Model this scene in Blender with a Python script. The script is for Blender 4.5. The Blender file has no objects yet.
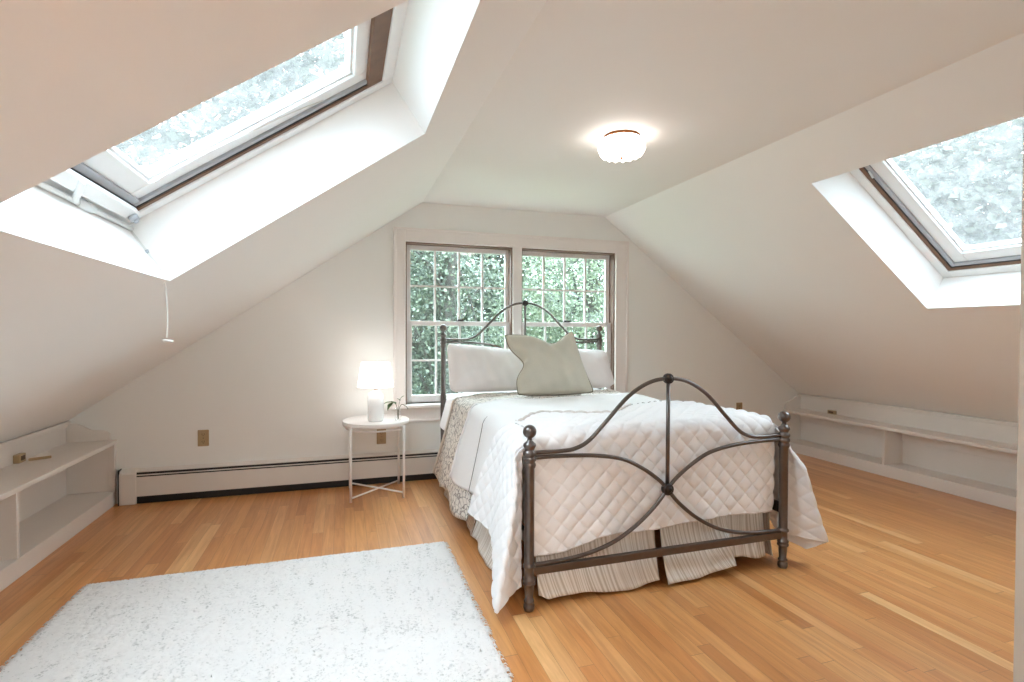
import bpy, math, random
import numpy as np
from math import pi, sin, cos, sqrt, radians
random.seed(7); RNG = np.random.default_rng(11)
SC = bpy.context.scene
COL = SC.collection

# ------------------------------------------------------------------ helpers
def sm(a, b, x):
    t = np.clip((x - a) / (b - a), 0, 1); return t * t * (3 - 2 * t)

class MB:
    """collects geometry for ONE mesh object (world coordinates)"""
    def __init__(s): s.v = []; s.f = []; s.smooth = []
    def add(s, vs, fs, smooth=False):
        b = len(s.v); s.v.extend([tuple(map(float, p)) for p in vs])
        for f in fs: s.f.append(tuple(i + b for i in f)); s.smooth.append(smooth)
        return s
    def box(s, x0, y0, z0, x1, y1, z1):
        v = [(x0,y0,z0),(x1,y0,z0),(x1,y1,z0),(x0,y1,z0),(x0,y0,z1),(x1,y0,z1),(x1,y1,z1),(x0,y1,z1)]
        return s.add(v, [(0,3,2,1),(4,5,6,7),(0,1,5,4),(1,2,6,5),(2,3,7,6),(3,0,4,7)])
    def obox(s, o, ax, ay, az):
        o = np.array(o, float); ax = np.array(ax, float); ay = np.array(ay, float); az = np.array(az, float)
        v = [o, o+ax, o+ax+ay, o+ay, o+az, o+ax+az, o+ax+ay+az, o+ay+az]
        return s.add(v, [(0,3,2,1),(4,5,6,7),(0,1,5,4),(1,2,6,5),(2,3,7,6),(3,0,4,7)])
    def prism(s, poly, d, smooth=False):
        """poly: 3-D points, extruded by vector d"""
        n = len(poly); d = np.array(d, float)
        v = [np.array(p, float) for p in poly]; v = v + [p + d for p in v]
        f = [tuple(range(n))[::-1], tuple(range(n, 2*n))] + [(i, (i+1) % n, (i+1) % n + n, i + n) for i in range(n)]
        return s.add(v, f, smooth)
    def tube(s, path, r, seg=10, closed=False, caps=True):
        P = [np.array(p, float) for p in path]; n = len(P)
        R = r if hasattr(r, '__len__') else [r] * n
        rings = []; prev = None
        for i, p in enumerate(P):
            a = P[(i-1) % n] if (closed or i > 0) else P[i]; b = P[(i+1) % n] if (closed or i < n-1) else P[i]
            t = b - a; t = t / (np.linalg.norm(t) + 1e-12)
            if prev is None:
                u = np.cross(t, (0,0,1.0)); 
                if np.linalg.norm(u) < 1e-3: u = np.cross(t, (0,1.0,0))
            else: u = prev - t * (prev @ t)
            u = u / np.linalg.norm(u); w = np.cross(t, u); prev = u
            rings.append([p + R[i] * (cos(2*pi*k/seg) * u + sin(2*pi*k/seg) * w) for k in range(seg)])
        v = [q for rg in rings for q in rg]; f = []
        m = n if closed else n - 1
        for i in range(m):
            for k in range(seg):
                a = i*seg + k; b = i*seg + (k+1) % seg; c = ((i+1) % n)*seg + (k+1) % seg; d = ((i+1) % n)*seg + k
                f.append((a, b, c, d))
        if caps and not closed: f += [tuple(range(seg))[::-1], tuple(range((n-1)*seg, n*seg))]
        return s.add(v, f, True)
    def lathe(s, c, prof, seg=24, cap=True):
        """prof: list of (r, z) around a vertical axis at c=(x,y)"""
        v = []; f = []; n = len(prof)
        for r, z in prof:
            for k in range(seg): v.append((c[0] + r*cos(2*pi*k/seg), c[1] + r*sin(2*pi*k/seg), z))
        for i in range(n-1):
            for k in range(seg): f.append((i*seg+k, i*seg+(k+1) % seg, (i+1)*seg+(k+1) % seg, (i+1)*seg+k))
        if cap: f += [tuple(range(seg))[::-1], tuple(range((n-1)*seg, n*seg))]
        return s.add(v, f, True)
    def grid(s, P, closed_j=False):
        ni, nj = P.shape[:2]; f = []
        for i in range(ni-1):
            for j in range(nj if closed_j else nj-1):
                j2 = (j+1) % nj
                f.append((i*nj+j, (i+1)*nj+j, (i+1)*nj+j2, i*nj+j2))
        return s.add(P.reshape(-1, 3), f, True)
    def build(s, name, mat, parent=None, bevel=0, seg=2, angle=40):
        me = bpy.data.meshes.new(name)
        off = np.array(parent_origin(parent))
        me.from_pydata([tuple(np.array(p) - off) for p in s.v], [], s.f)
        me.polygons.foreach_set('use_smooth', s.smooth); me.update()
        o = bpy.data.objects.new(name, me); COL.objects.link(o)
        if mat: me.materials.append(mat)
        if parent: o.parent = parent
        if bevel:
            b = o.modifiers.new('Bevel', 'BEVEL'); b.width = bevel; b.segments = seg; b.limit_method = 'ANGLE'; b.angle_limit = radians(angle)
        return o

def parent_origin(p):
    q = np.zeros(3)
    while p is not None: q = q + np.array(p.location); p = p.parent
    return q

def tag(o, label=None, cat=None, group=None, kind=None):
    if label: o['label'] = label
    if cat: o['category'] = cat
    if group: o['group'] = group
    if kind: o['kind'] = kind
    return o
def thing(name, label, cat, loc=(0,0,0), group=None):
    o = bpy.data.objects.new(name, None); o.empty_display_size = .1; o.location = loc; COL.objects.link(o)
    return tag(o, label, cat, group)
def struct(o): o['kind'] = 'structure'; return o
def struct_root(name):
    o = bpy.data.objects.new(name, None); o.empty_display_size = .1; COL.objects.link(o); return struct(o)
def copy_tree(o, parent=None):
    c = o.copy(); COL.objects.link(c); c.parent = parent
    for ch in list(o.children): copy_tree(ch, c)
    return c
def arc(c, r, a0, a1, n, plane='xz', k=0):
    out = []
    for i in range(n+1):
        a = a0 + (a1-a0)*i/n
        out.append((c[0]+r*cos(a), k, c[1]+r*sin(a)))
    return out
def smooth_path(pts, n=8):
    """Catmull-Rom through pts"""
    P = [np.array(p, float) for p in pts]; P = [2*P[0]-P[1]] + P + [2*P[-1]-P[-2]]; out = []
    for i in range(1, len(P)-2):
        for k in range(n):
            t = k/n
            out.append(.5*((2*P[i]) + (P[i+1]-P[i-1])*t + (2*P[i-1]-5*P[i]+4*P[i+1]-P[i+2])*t*t + (3*P[i]-P[i-1]-3*P[i+1]+P[i+2])*t**3))
    out.append(P[-2]); return out

# ------------------------------------------------------------------ materials
def srgb(r, g, b):
    f = lambda c: c/12.92 if c <= .04045 else ((c+.055)/1.055)**2.4
    return (f(r/255), f(g/255), f(b/255), 1)
def new_mat(name):
    m = bpy.data.materials.new(name); m.use_nodes = True
    nt = m.node_tree; return m, nt, nt.nodes['Principled BSDF'], nt.nodes['Material Output']
def N(nt, kind, **kw):
    n = nt.nodes.new(kind)
    for k, v in kw.items():
        if k in n.inputs: n.inputs[k].default_value = v
        else: setattr(n, k, v)
    return n
def mix_col(nt, fac, a, b, blend='MIX'):
    n = nt.nodes.new('ShaderNodeMix'); n.data_type = 'RGBA'; n.blend_type = blend
    for sock, val in ((0, fac), (6, a), (7, b)):
        if hasattr(val, 'is_output'): nt.links.new(val, n.inputs[sock])
        else: n.inputs[sock].default_value = val
    return n.outputs[2]
def simple(name, col, rough=.5, metal=0, noise=0, nscale=40, bump=0, bscale=200, spec=.5, sheen=0, coat=0):
    m, nt, p, out = new_mat(name)
    p.inputs['Base Color'].default_value = col; p.inputs['Roughness'].default_value = rough
    p.inputs['Metallic'].default_value = metal; p.inputs['Specular IOR Level'].default_value = spec
    if sheen: p.inputs['Sheen Weight'].default_value = sheen
    if coat: p.inputs['Coat Weight'].default_value = coat; p.inputs['Coat Roughness'].default_value = .1
    tc = N(nt, 'ShaderNodeTexCoord')
    if noise:
        nz = N(nt, 'ShaderNodeTexNoise', Scale=nscale, Detail=4.0); nt.links.new(tc.outputs['Object'], nz.inputs['Vector'])
        c2 = tuple(max(0, c*(1-noise)) for c in col[:3]) + (1,)
        nt.links.new(mix_col(nt, nz.outputs['Fac'], col, c2), p.inputs['Base Color'])
    if bump:
        nb = N(nt, 'ShaderNodeTexNoise', Scale=bscale, Detail=3.0); nt.links.new(tc.outputs['Object'], nb.inputs['Vector'])
        b = N(nt, 'ShaderNodeBump', Strength=bump, Distance=.005); nt.links.new(nb.outputs['Fac'], b.inputs['Height'])
        nt.links.new(b.outputs['Normal'], p.inputs['Normal'])
    return m
def emissive(name, col, strength, base=(.9,.9,.9,1)):
    m, nt, p, out = new_mat(name)
    p.inputs['Base Color'].default_value = base; p.inputs['Emission Color'].default_value = col
    p.inputs['Emission Strength'].default_value = strength; p.inputs['Roughness'].default_value = .4
    return m

M = {}
M['wall'] = simple('wall_paint', (.86,.85,.82,1), .75, noise=.03, nscale=3, bump=.06, bscale=160, spec=.3)
M['ceiling'] = simple('ceiling_paint', (.865,.835,.805,1), .7, noise=.02, nscale=3, bump=.05, bscale=160, spec=.3)
M['trim'] = simple('trim_paint', (.83,.765,.73,1), .38, noise=.02, nscale=6)
M['shelf'] = simple('shelf_paint', (.80,.735,.68,1), .42, noise=.04, nscale=5)
M['sash'] = simple('sash_vinyl', (.80,.755,.74,1), .35)
M['sky_white'] = simple('skylight_white_paint', (.87,.88,.88,1), .35, noise=.06, nscale=14)
M['sky_grey'] = simple('skylight_grey_metal', (.42,.43,.46,1), .4, noise=.12, nscale=22)
M['sky_wood'] = simple('skylight_brown_wood', srgb(128,92,66), .5, noise=.45, nscale=18)
M['sky_dark'] = simple('skylight_gasket', (.03,.03,.03,1), .6)
M['bronze'] = simple('bronze_metal', (.19,.162,.15,1), .30, metal=.92, noise=.35, nscale=30)
M['bronze_dark'] = simple('bronze_metal_dark', (.06,.05,.048,1), .38, metal=.85, noise=.3, nscale=30)
M['white_metal'] = simple('white_powdercoat', (.84,.79,.765,1), .38)
M['ceramic'] = simple('white_ceramic', (.84,.835,.83,1), .15, coat=.4)
M['heater'] = simple('heater_enamel', (.77,.72,.67,1), .38, noise=.03, nscale=8)
M['black'] = simple('heater_black_gap', (.012,.011,.010,1), .6)
M['fin'] = simple('heater_fins', (.05,.048,.045,1), .45, metal=.6)
M['outlet'] = simple('outlet_almond', srgb(176,150,112), .4)
M['outlet_dark'] = simple('outlet_slot', srgb(84,60,38), .5)
M['brass'] = simple('brass', srgb(112,72,42), .3, metal=.9)
M['cord'] = simple('pull_cord', (.72,.70,.66,1), .7)
M['stick'] = simple('pale_wood', srgb(196,168,128), .6, noise=.25, nscale=60)
M['green_pillow'] = simple('sage_linen', srgb(200,194,178), .9, noise=.10, nscale=120, bump=.25, bscale=700, sheen=.2)
M['green_piping'] = simple('sage_piping', srgb(126,116,98), .9)
M['pillow'] = simple('white_pillowcase', (.83,.79,.785,1), .9, bump=.12, bscale=420, sheen=.2)
M['sheet'] = simple('white_sheet', (.85,.84,.845,1), .9, bump=.12, bscale=300, sheen=.2)
M['coverlet'] = simple('white_coverlet', (.86,.85,.85,1), .9, bump=.15, bscale=350, sheen=.2)
M['quilt'] = simple('white_quilt', (.88,.865,.87,1), .88, bump=.12, bscale=350, sheen=.2)
M['quilt_edge'] = simple('quilt_binding', (.70,.64,.61,1), .9)
M['thread'] = simple('grey_thread', (.22,.19,.18,1), .9)
M['mattress'] = simple('mattress_ticking', (.78,.76,.72,1), .9, noise=.08)
M['leaf'] = simple('sprig_leaf', srgb(86,116,62), .5, noise=.4, nscale=60)
M['stem'] = simple('sprig_stem', srgb(92,92,70), .6)
M['bark'] = simple('bark', (.075,.066,.058,1), .9, noise=.5, nscale=9, bump=.6, bscale=20)
M['ground'] = simple('lawn_ground', (.10,.13,.06,1), .95, noise=.4, nscale=2)

def make_floor_mat():
    m, nt, p, out = new_mat('oak_strip_floor'); L = nt.links.new
    tc = N(nt, 'ShaderNodeTexCoord'); sep = N(nt, 'ShaderNodeSeparateXYZ'); L(tc.outputs['Object'], sep.inputs[0])
    def mth(op, a, b=None, c=None):
        n = nt.nodes.new('ShaderNodeMath'); n.operation = op
        for i, v in enumerate((a, b, c)):
            if v is None: continue
            if hasattr(v, 'is_output'): L(v, n.inputs[i])
            else: n.inputs[i].default_value = v
        return n.outputs[0]
    W = .064
    xs = mth('DIVIDE', mth('ADD', sep.outputs['X'], 10.0), W)
    row = mth('FLOOR', xs); fx = mth('FRACT', xs)
    wn = N(nt, 'ShaderNodeTexWhiteNoise', noise_dimensions='1D'); L(row, wn.inputs['W'])
    ln = mth('MULTIPLY_ADD', wn.outputs['Value'], .7, .75)
    ys = mth('ADD', mth('DIVIDE', mth('ADD', sep.outputs['Y'], 20.0), ln), mth('MULTIPLY', wn.outputs['Value'], 37.7))
    pl = mth('FLOOR', ys); fy = mth('FRACT', ys)
    cmb = N(nt, 'ShaderNodeCombineXYZ'); L(row, cmb.inputs[0]); L(pl, cmb.inputs[1])
    w2 = N(nt, 'ShaderNodeTexWhiteNoise', noise_dimensions='2D'); L(cmb.outputs[0], w2.inputs['Vector'])
    # grain, offset per plank
    sc = N(nt, 'ShaderNodeVectorMath', operation='MULTIPLY'); L(tc.outputs['Object'], sc.inputs[0]); sc.inputs[1].default_value = (34, 2.2, 1)
    ofs = N(nt, 'ShaderNodeVectorMath', operation='SCALE'); L(w2.outputs['Color'], ofs.inputs[0]); ofs.inputs['Scale'].default_value = 60
    ad = N(nt, 'ShaderNodeVectorMath', operation='ADD'); L(sc.outputs[0], ad.inputs[0]); L(ofs.outputs[0], ad.inputs[1])
    g = N(nt, 'ShaderNodeTexNoise', Scale=1.0, Detail=6.0, Roughness=.6, Distortion=.9); L(ad.outputs[0], g.inputs['Vector'])
    ramp = N(nt, 'ShaderNodeValToRGB'); L(w2.outputs['Value'], ramp.inputs['Fac'])
    e = ramp.color_ramp.elements; e[0].position = 0; e[0].color = FLOOR_COLS[0]; e[1].position = 1; e[1].color = FLOOR_COLS[-1]
    for i, c in enumerate(FLOOR_COLS[1:-1]):
        k = ramp.color_ramp.elements.new((i+1)/(len(FLOOR_COLS)-1)); k.color = c
    gr = N(nt, 'ShaderNodeMapRange'); L(g.outputs['Fac'], gr.inputs['Value']); gr.inputs['From Min'].default_value = .35; gr.inputs['From Max'].default_value = .75
    dark = mix_col(nt, 1.0, ramp.outputs['Color'], (.62,.50,.40,1), 'MULTIPLY')
    c1 = mix_col(nt, mth('MULTIPLY', gr.outputs[0], .75), ramp.outputs['Color'], dark)
    gap = mth('MAXIMUM', mth('LESS_THAN', fx, .022), mth('LESS_THAN', fy, .0022))
    c2 = mix_col(nt, mth('MULTIPLY', gap, .6), c1, (.12,.05,.02,1))
    L(c2, p.inputs['Base Color'])
    L(mth('MULTIPLY_ADD', g.outputs['Fac'], .12, .27), p.inputs['Roughness'])
    b = N(nt, 'ShaderNodeBump', Strength=.25, Distance=.002, invert=True); L(gap, b.inputs['Height']); L(b.outputs['Normal'], p.inputs['Normal'])
    p.inputs['Coat Weight'].default_value = .4; p.inputs['Coat Roughness'].default_value = .28
    return m
FLOOR_COLS = [srgb(194,128,70), srgb(214,150,88), srgb(206,138,78), srgb(222,164,102), srgb(210,144,84), srgb(234,184,126)]
M['floor'] = make_floor_mat()

def make_rug_mat():
    m, nt, p, out = new_mat('wool_rug'); L = nt.links.new
    tc = N(nt, 'ShaderNodeTexCoord')
    a = N(nt, 'ShaderNodeTexNoise', Scale=75.0, Detail=6.0, Roughness=.75); L(tc.outputs['Object'], a.inputs['Vector'])
    mp = N(nt, 'ShaderNodeMapping'); L(tc.outputs['Object'], mp.inputs['Vector']); mp.inputs['Scale'].default_value = (9, 2.5, 1)
    b = N(nt, 'ShaderNodeTexNoise', Scale=2.2, Detail=3.0); L(mp.outputs[0], b.inputs['Vector'])
    md = N(nt, 'ShaderNodeMath', operation='MULTIPLY_ADD'); L(b.outputs['Fac'], md.inputs[0]); md.inputs[1].default_value = .35; L(a.outputs['Fac'], md.inputs[2])
    r = N(nt, 'ShaderNodeValToRGB'); L(md.outputs[0], r.inputs['Fac'])
    e = r.color_ramp.elements; e[0].position = .505; e[0].color = (.44,.425,.41,1); e[1].position = .62; e[1].color = (.80,.775,.76,1)
    L(r.outputs['Color'], p.inputs['Base Color']); p.inputs['Roughness'].default_value = .95; p.inputs['Sheen Weight'].default_value = .3
    bp = N(nt, 'ShaderNodeBump', Strength=.6, Distance=.006); L(a.outputs['Fac'], bp.inputs['Height']); L(bp.outputs['Normal'], p.inputs['Normal'])
    return m
M['rug'] = make_rug_mat()

def make_pattern_mat():
    m, nt, p, out = new_mat('grey_floral_quilt'); L = nt.links.new
    tc = N(nt, 'ShaderNodeTexCoord')
    nz = N(nt, 'ShaderNodeTexNoise', Scale=16.0, Detail=2.0); L(tc.outputs['Object'], nz.inputs['Vector'])
    mv = N(nt, 'ShaderNodeVectorMath', operation='MULTIPLY_ADD'); L(nz.outputs['Color'], mv.inputs[0]); mv.inputs[1].default_value = (.06,.06,.06); L(tc.outputs['Object'], mv.inputs[2])
    v = N(nt, 'ShaderNodeTexVoronoi', Scale=26.0, feature='DISTANCE_TO_EDGE'); L(mv.outputs[0], v.inputs['Vector'])
    v2 = N(nt, 'ShaderNodeTexVoronoi', Scale=19.0); L(mv.outputs[0], v2.inputs['Vector'])
    r1 = N(nt, 'ShaderNodeValToRGB'); L(v.outputs['Distance'], r1.inputs['Fac'])
    e = r1.color_ramp.elements; e[0].position = .03; e[0].color = (1,1,1,1); e[1].position = .075; e[1].color = (0,0,0,1)
    r2 = N(nt, 'ShaderNodeValToRGB'); L(v2.outputs['Distance'], r2.inputs['Fac'])
    e = r2.color_ramp.elements; e[0].position = .20; e[0].color = (1,1,1,1); e[1].position = .26; e[1].color = (0,0,0,1)
    c1 = mix_col(nt, r1.outputs['Color'], (.79,.74,.68,1), (.30,.265,.245,1))
    c2 = mix_col(nt, r2.outputs['Color'], c1, (.40,.35,.32,1))
    L(c2, p.inputs['Base Color']); p.inputs['Roughness'].default_value = .9
    return m
M['pattern'] = make_pattern_mat()
M['pattern_border'] = simple('pattern_quilt_border', (.68,.615,.54,1), .9, bump=.1, bscale=300)

def make_stripe_mat():
    m, nt, p, out = new_mat('striped_ticking'); L = nt.links.new
    tc = N(nt, 'ShaderNodeTexCoord'); sep = N(nt, 'ShaderNodeSeparateXYZ'); L(tc.outputs['Object'], sep.inputs[0])
    a = N(nt, 'ShaderNodeMath', operation='ADD'); L(sep.outputs['X'], a.inputs[0]); L(sep.outputs['Y'], a.inputs[1])
    n1 = N(nt, 'ShaderNodeTexNoise', noise_dimensions='1D', Scale=1.0, Detail=3.0)
    mu = N(nt, 'ShaderNodeMath', operation='MULTIPLY'); L(a.outputs[0], mu.inputs[0]); mu.inputs[1].default_value = 85; L(mu.outputs[0], n1.inputs['W'])
    r = N(nt, 'ShaderNodeValToRGB'); L(n1.outputs['Fac'], r.inputs['Fac'])
    e = r.color_ramp.elements; e[0].position = .40; e[0].color = (.60,.54,.47,1); e[1].position = .56; e[1].color = (.85,.815,.77,1)
    L(r.outputs['Color'], p.inputs['Base Color']); p.inputs['Roughness'].default_value = .9
    return m
M['stripe'] = make_stripe_mat()

def make_glass(name, tint=(.93,.97,.96,1), refl=1.0):
    m, nt, p, out = new_mat(name); L = nt.links.new; nt.nodes.remove(p)
    tr = N(nt, 'ShaderNodeBsdfTransparent', Color=tint); gl = N(nt, 'ShaderNodeBsdfGlossy', Roughness=.02, Color=(1,1,1,1))
    lw = N(nt, 'ShaderNodeLayerWeight', Blend=.5)
    pw = N(nt, 'ShaderNodeMath', operation='POWER'); L(lw.outputs['Facing'], pw.inputs[0]); pw.inputs[1].default_value = 5
    ma = N(nt, 'ShaderNodeMath', operation='MULTIPLY_ADD'); L(pw.outputs[0], ma.inputs[0]); ma.inputs[1].default_value = .9*refl; ma.inputs[2].default_value = .045*refl
    mx = N(nt, 'ShaderNodeMixShader'); L(ma.outputs[0], mx.inputs[0]); L(tr.outputs[0], mx.inputs[1]); L(gl.outputs[0], mx.inputs[2])
    L(mx.outputs[0], out.inputs['Surface']); return m
M['glass'] = make_glass('window_glass', refl=1.0)
M['vase_glass'] = make_glass('vase_glass', (.985,.99,.99,1), 1.4)
def make_dirty_glass():
    """weathered skylight glazing: clear glass with a film of grime that scatters daylight"""
    m, nt, p, out = new_mat('weathered_glazing'); L = nt.links.new; nt.nodes.remove(p)
    tc = N(nt, 'ShaderNodeTexCoord')
    a = N(nt, 'ShaderNodeTexNoise', Scale=11.0, Detail=8.0, Roughness=.72); L(tc.outputs['Object'], a.inputs['Vector'])
    r = N(nt, 'ShaderNodeMapRange'); L(a.outputs['Fac'], r.inputs['Value'])
    r.inputs['From Min'].default_value = .35; r.inputs['From Max'].default_value = .7; r.inputs['To Min'].default_value = .03; r.inputs['To Max'].default_value = .085
    tr = N(nt, 'ShaderNodeBsdfTransparent', Color=GLAZE_CLEAR); tl = N(nt, 'ShaderNodeBsdfTranslucent', Color=GLAZE_FILM)
    mx = N(nt, 'ShaderNodeMixShader'); L(r.outputs[0], mx.inputs[0]); L(tr.outputs[0], mx.inputs[1]); L(tl.outputs[0], mx.inputs[2])
    gl = N(nt, 'ShaderNodeBsdfGlossy', Roughness=.05); m2 = N(nt, 'ShaderNodeMixShader', Fac=.04)
    L(mx.outputs[0], m2.inputs[1]); L(gl.outputs[0], m2.inputs[2]); L(m2.outputs[0], out.inputs['Surface']); return m
GLAZE_CLEAR = (.715,.75,.765,1); GLAZE_FILM = (.52,.50,.475,1)
M['dirty'] = make_dirty_glass()
def make_foliage(name, c1, c2, c3):
    m, nt, p, out = new_mat(name); L = nt.links.new
    oi = N(nt, 'ShaderNodeNewGeometry')
    r = N(nt, 'ShaderNodeValToRGB'); L(oi.outputs['Random Per Island'], r.inputs['Fac'])
    e = r.color_ramp.elements; e[0].color = c1; e[1].color = c3; e[0].position = 0; e[1].position = 1
    k = r.color_ramp.elements.new(.6); k.color = c2
    L(r.outputs['Color'], p.inputs['Base Color']); p.inputs['Roughness'].default_value = .45
    tl = N(nt, 'ShaderNodeBsdfTranslucent'); L(r.outputs['Color'], tl.inputs['Color'])
    mx = N(nt, 'ShaderNodeMixShader', Fac=.35); L(p.outputs[0], mx.inputs[1]); L(tl.outputs[0], mx.inputs[2]); L(mx.outputs[0], out.inputs['Surface'])
    return m
M['fol_a'] = make_foliage('foliage_deep', (.042,.058,.042,1), (.082,.105,.072,1), (.21,.24,.17,1))
M['fol_b'] = make_foliage('foliage_mid', (.08,.105,.068,1), (.14,.175,.11,1), (.29,.33,.22,1))
M['fol_d'] = make_foliage('foliage_silvery', (.075,.08,.06,1), (.10,.108,.08,1), (.17,.175,.135,1))
M['fol_c'] = make_foliage('foliage_pale', (.12,.145,.105,1), (.19,.22,.16,1), (.34,.37,.28,1))

# light levels -------------------------------------------------------------
WORLD = 9.6; FIXTURE = 2.3; TABLE_LAMP = 1.3; HALL_FILL = 66.0; EXPOSURE = 1.42
M['fixture_glass'] = emissive('lit_fixture_glass', (1.0,.92,.85,1), FIXTURE)
M['lamp_shade'] = emissive('lit_linen_shade', (1.0,.96,.92,1), TABLE_LAMP)
M['hall_fill'] = emissive('hall_fill_glow', (1.0,.93,.86,1), HALL_FILL)

# ------------------------------------------------------------------ room constants
ZC = 2.3716; XA, XB = 2.224, 3.9598; SL, SR = .6956, .7367
W = 6.1345; YF = -4.297                      # right shelf face; room-side face of the front wall
zl = lambda x: ZC - SL*(XA - x); zr = lambda x: ZC - SR*(x - XB)

struct(MB().box(-1.3, -4.43, -.2, 7.4, .15, 0).build('floor', M['floor']))
struct(MB().box(XA-.15, -4.5, ZC, XB+.15, .15, ZC+.15).build('ceiling', M['ceiling']))

def slope(name, apex, slopev, sgn, skyY, skyLow, skyHigh, low_ext):
    """sloping side wall as a slab with a skylight shaft. sgn=-1 left, +1 right"""
    v = np.array([-sgn, 0, slopev]) / sqrt(1+slopev**2); n = np.array([sgn*slopev, 0, 1]) / sqrt(1+slopev**2)
    A = np.array([apex, 0, ZC])
    k = sqrt(1+slopev**2)/slopev
    vlow, vhi = (skyLow-ZC)*k, (skyHigh-ZC)*k
    ys = [-4.5, skyY[1], skyY[0], .15]; vs = [low_ext, vlow, vhi, 0.0]
    mb = MB()
    def pt(y, vv, d): return A + v*vv + n*d + np.array([0, y, 0])
    T = .32
    for i in range(3):
        for j in range(3):
            if i == 1 and j == 1: continue
            for d in (0, T):
                q = [pt(ys[i], vs[j], d), pt(ys[i+1], vs[j], d), pt(ys[i+1], vs[j+1], d), pt(ys[i], vs[j+1], d)]
                mb.add(q, [(0,1,2,3)] if d else [(3,2,1,0)])
    ring = [(ys[1], vs[1]), (ys[2], vs[1]), (ys[2], vs[2]), (ys[1], vs[2])]
    for a, b in zip(ring, ring[1:]+ring[:1]): mb.add([pt(*a, 0), pt(*b, 0), pt(*b, T), pt(*a, T)], [(0,1,2,3)])
    outer = [(ys[0], vs[0]), (ys[3], vs[0]), (ys[3], vs[3]), (ys[0], vs[3])]
    for a, b in zip(outer, outer[1:]+outer[:1]): mb.add([pt(*a, 0), pt(*b, 0), pt(*b, T), pt(*a, T)], [(0,1,2,3)])
    struct(mb.build(name, M['ceiling']))
    return pt(skyY[0], vlow, 0), v, n, vhi - vlow, skyY[0]-skyY[1]

SKY_L = slope('wall_left', XA, SL, -1, (-2.098, -3.29), 1.462, 2.169, -4.25)
SKY_R = slope('wall_right', XB, SR, 1, (-2.067, -3.25), 1.430, 2.160, -4.2)

# back gable wall with the window opening
WX0, WX1, WZ0, WZ1 = 2.08, 4.073, .648, 2.03
def roof(x): return min(ZC, zl(x), zr(x)) + .12
mb = MB(); xs = [-1.2, WX0, XA, 3.0, XB, WX1, 7.2]
for a, b in zip(xs[:-1], xs[1:]):
    za, zb = roof(a), roof(b)
    if b <= WX0 or a >= WX1: mb.prism([(a,0,-.2),(b,0,-.2),(b,0,zb),(a,0,za)], (0,.15,0))
    else:
        mb.prism([(a,0,-.2),(b,0,-.2),(b,0,WZ0),(a,0,WZ0)], (0,.15,0))
        mb.prism([(a,0,WZ1),(b,0,WZ1),(b,0,zb),(a,0,za)], (0,.15,0))
struct(mb.build('wall_back', M['wall']))
# front wall around the doorway the photo is taken from
DX0, DX1, DZ = 1.17, 2.005, 2.03
mb = MB()
for a, b in zip([-1.2, DX0, DX1, XA, XB], [DX0, DX1, XA, XB, 7.2]):
    za, zb = roof(a), roof(b)
    if a == DX0: mb.prism([(a,YF,DZ),(b,YF,DZ),(b,YF,zb),(a,YF,za)], (0,-.15,0))
    else: mb.prism([(a,YF,-.2),(b,YF,-.2),(b,YF,zb),(a,YF,za)], (0,-.15,0))
struct(mb.build('wall_front', M['wall']))
# door lining
M['jamb'] = simple('jamb_paint', (.34,.335,.315,1), .5)
mb = MB(); mb.box(DX1-.001, YF-.16, 0, DX1+.02, YF+.012, DZ+.02); mb.box(DX0-.02, YF-.16, 0, DX0+.001, YF+.012, DZ+.02); mb.box(DX0, YF-.16, DZ-.001, DX1, YF+.012, DZ+.02)
struct(mb.build('trim_1', M['jamb']))
# hallway the camera stands in
mb = MB(); HY0 = YF-.15; HY1 = -6.6
mb.box(.3, HY1-.1, 0, 3.2, HY1, 2.5); mb.box(.2, HY1, 0, .3, HY0, 2.5); mb.box(3.2, HY1, 0, 3.3, HY0, 2.5); mb.box(.2, HY0-.02, 2.03, 3.3, HY0, 2.5)
struct(mb.build('wall_hall', M['wall']))
struct(MB().box(.2, HY1-.1, 2.4, 3.3, HY0, 2.5).build('ceiling_hall', M['ceiling']))
struct(MB().box(.2, HY1-.1, -.2, 3.3, HY0, 0).build('floor_hall', M['floor']))

# ------------------------------------------------------------------ double window in the gable
win = struct_root('window_1')
mb = MB()                                   # casing with a back band
cw = .10
mb.box(WX0-cw, -.022, WZ0-.0, WX0, 0, WZ1+.115); mb.box(WX1, -.022, WZ0, WX1+.135, 0, WZ1+.115)
mb.box(WX0, -.022, WZ1, WX1, 0, WZ1+.115)
mb.box(WX0-cw, -.034, WZ0, WX0-cw+.022, -.022, WZ1+.115); mb.box(WX1+.113, -.034, WZ0, WX1+.135, -.022, WZ1+.115)
mb.box(WX0-cw, -.034, WZ1+.093, WX1+.135, -.022, WZ1+.115)
mb.box(WX0-.014, -.028, WZ0, WX0, -.022, WZ1); mb.box(WX1, -.028, WZ0, WX1+.014, -.022, WZ1); mb.box(WX0-.014, -.028, WZ1, WX1+.014, -.022, WZ1+.014)
mb.build('casing', M['trim'], win, bevel=.003)
MB().box(WX0-.12, -.075, WZ0-.032, WX1+.15, .06, WZ0).build('window_sill', M['trim'], win, bevel=.008)
mb = MB(); mb.box(WX0-.09, -.022, WZ0-.15, WX1+.12, 0, WZ0-.032); mb.box(WX0-.09, -.03, WZ0-.15, WX1+.12, -.022, WZ0-.13)
mb.build('apron', M['trim'], win, bevel=.003)
MXA, MXB = 3.035, 3.118
MB().box(MXA, -.022, WZ0, MXB, .14, WZ1).build('mullion', M['trim'], win, bevel=.003)
M['jamb_wood'] = simple('window_jamb_liner', srgb(128,102,88), .5)
mb = MB()
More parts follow.
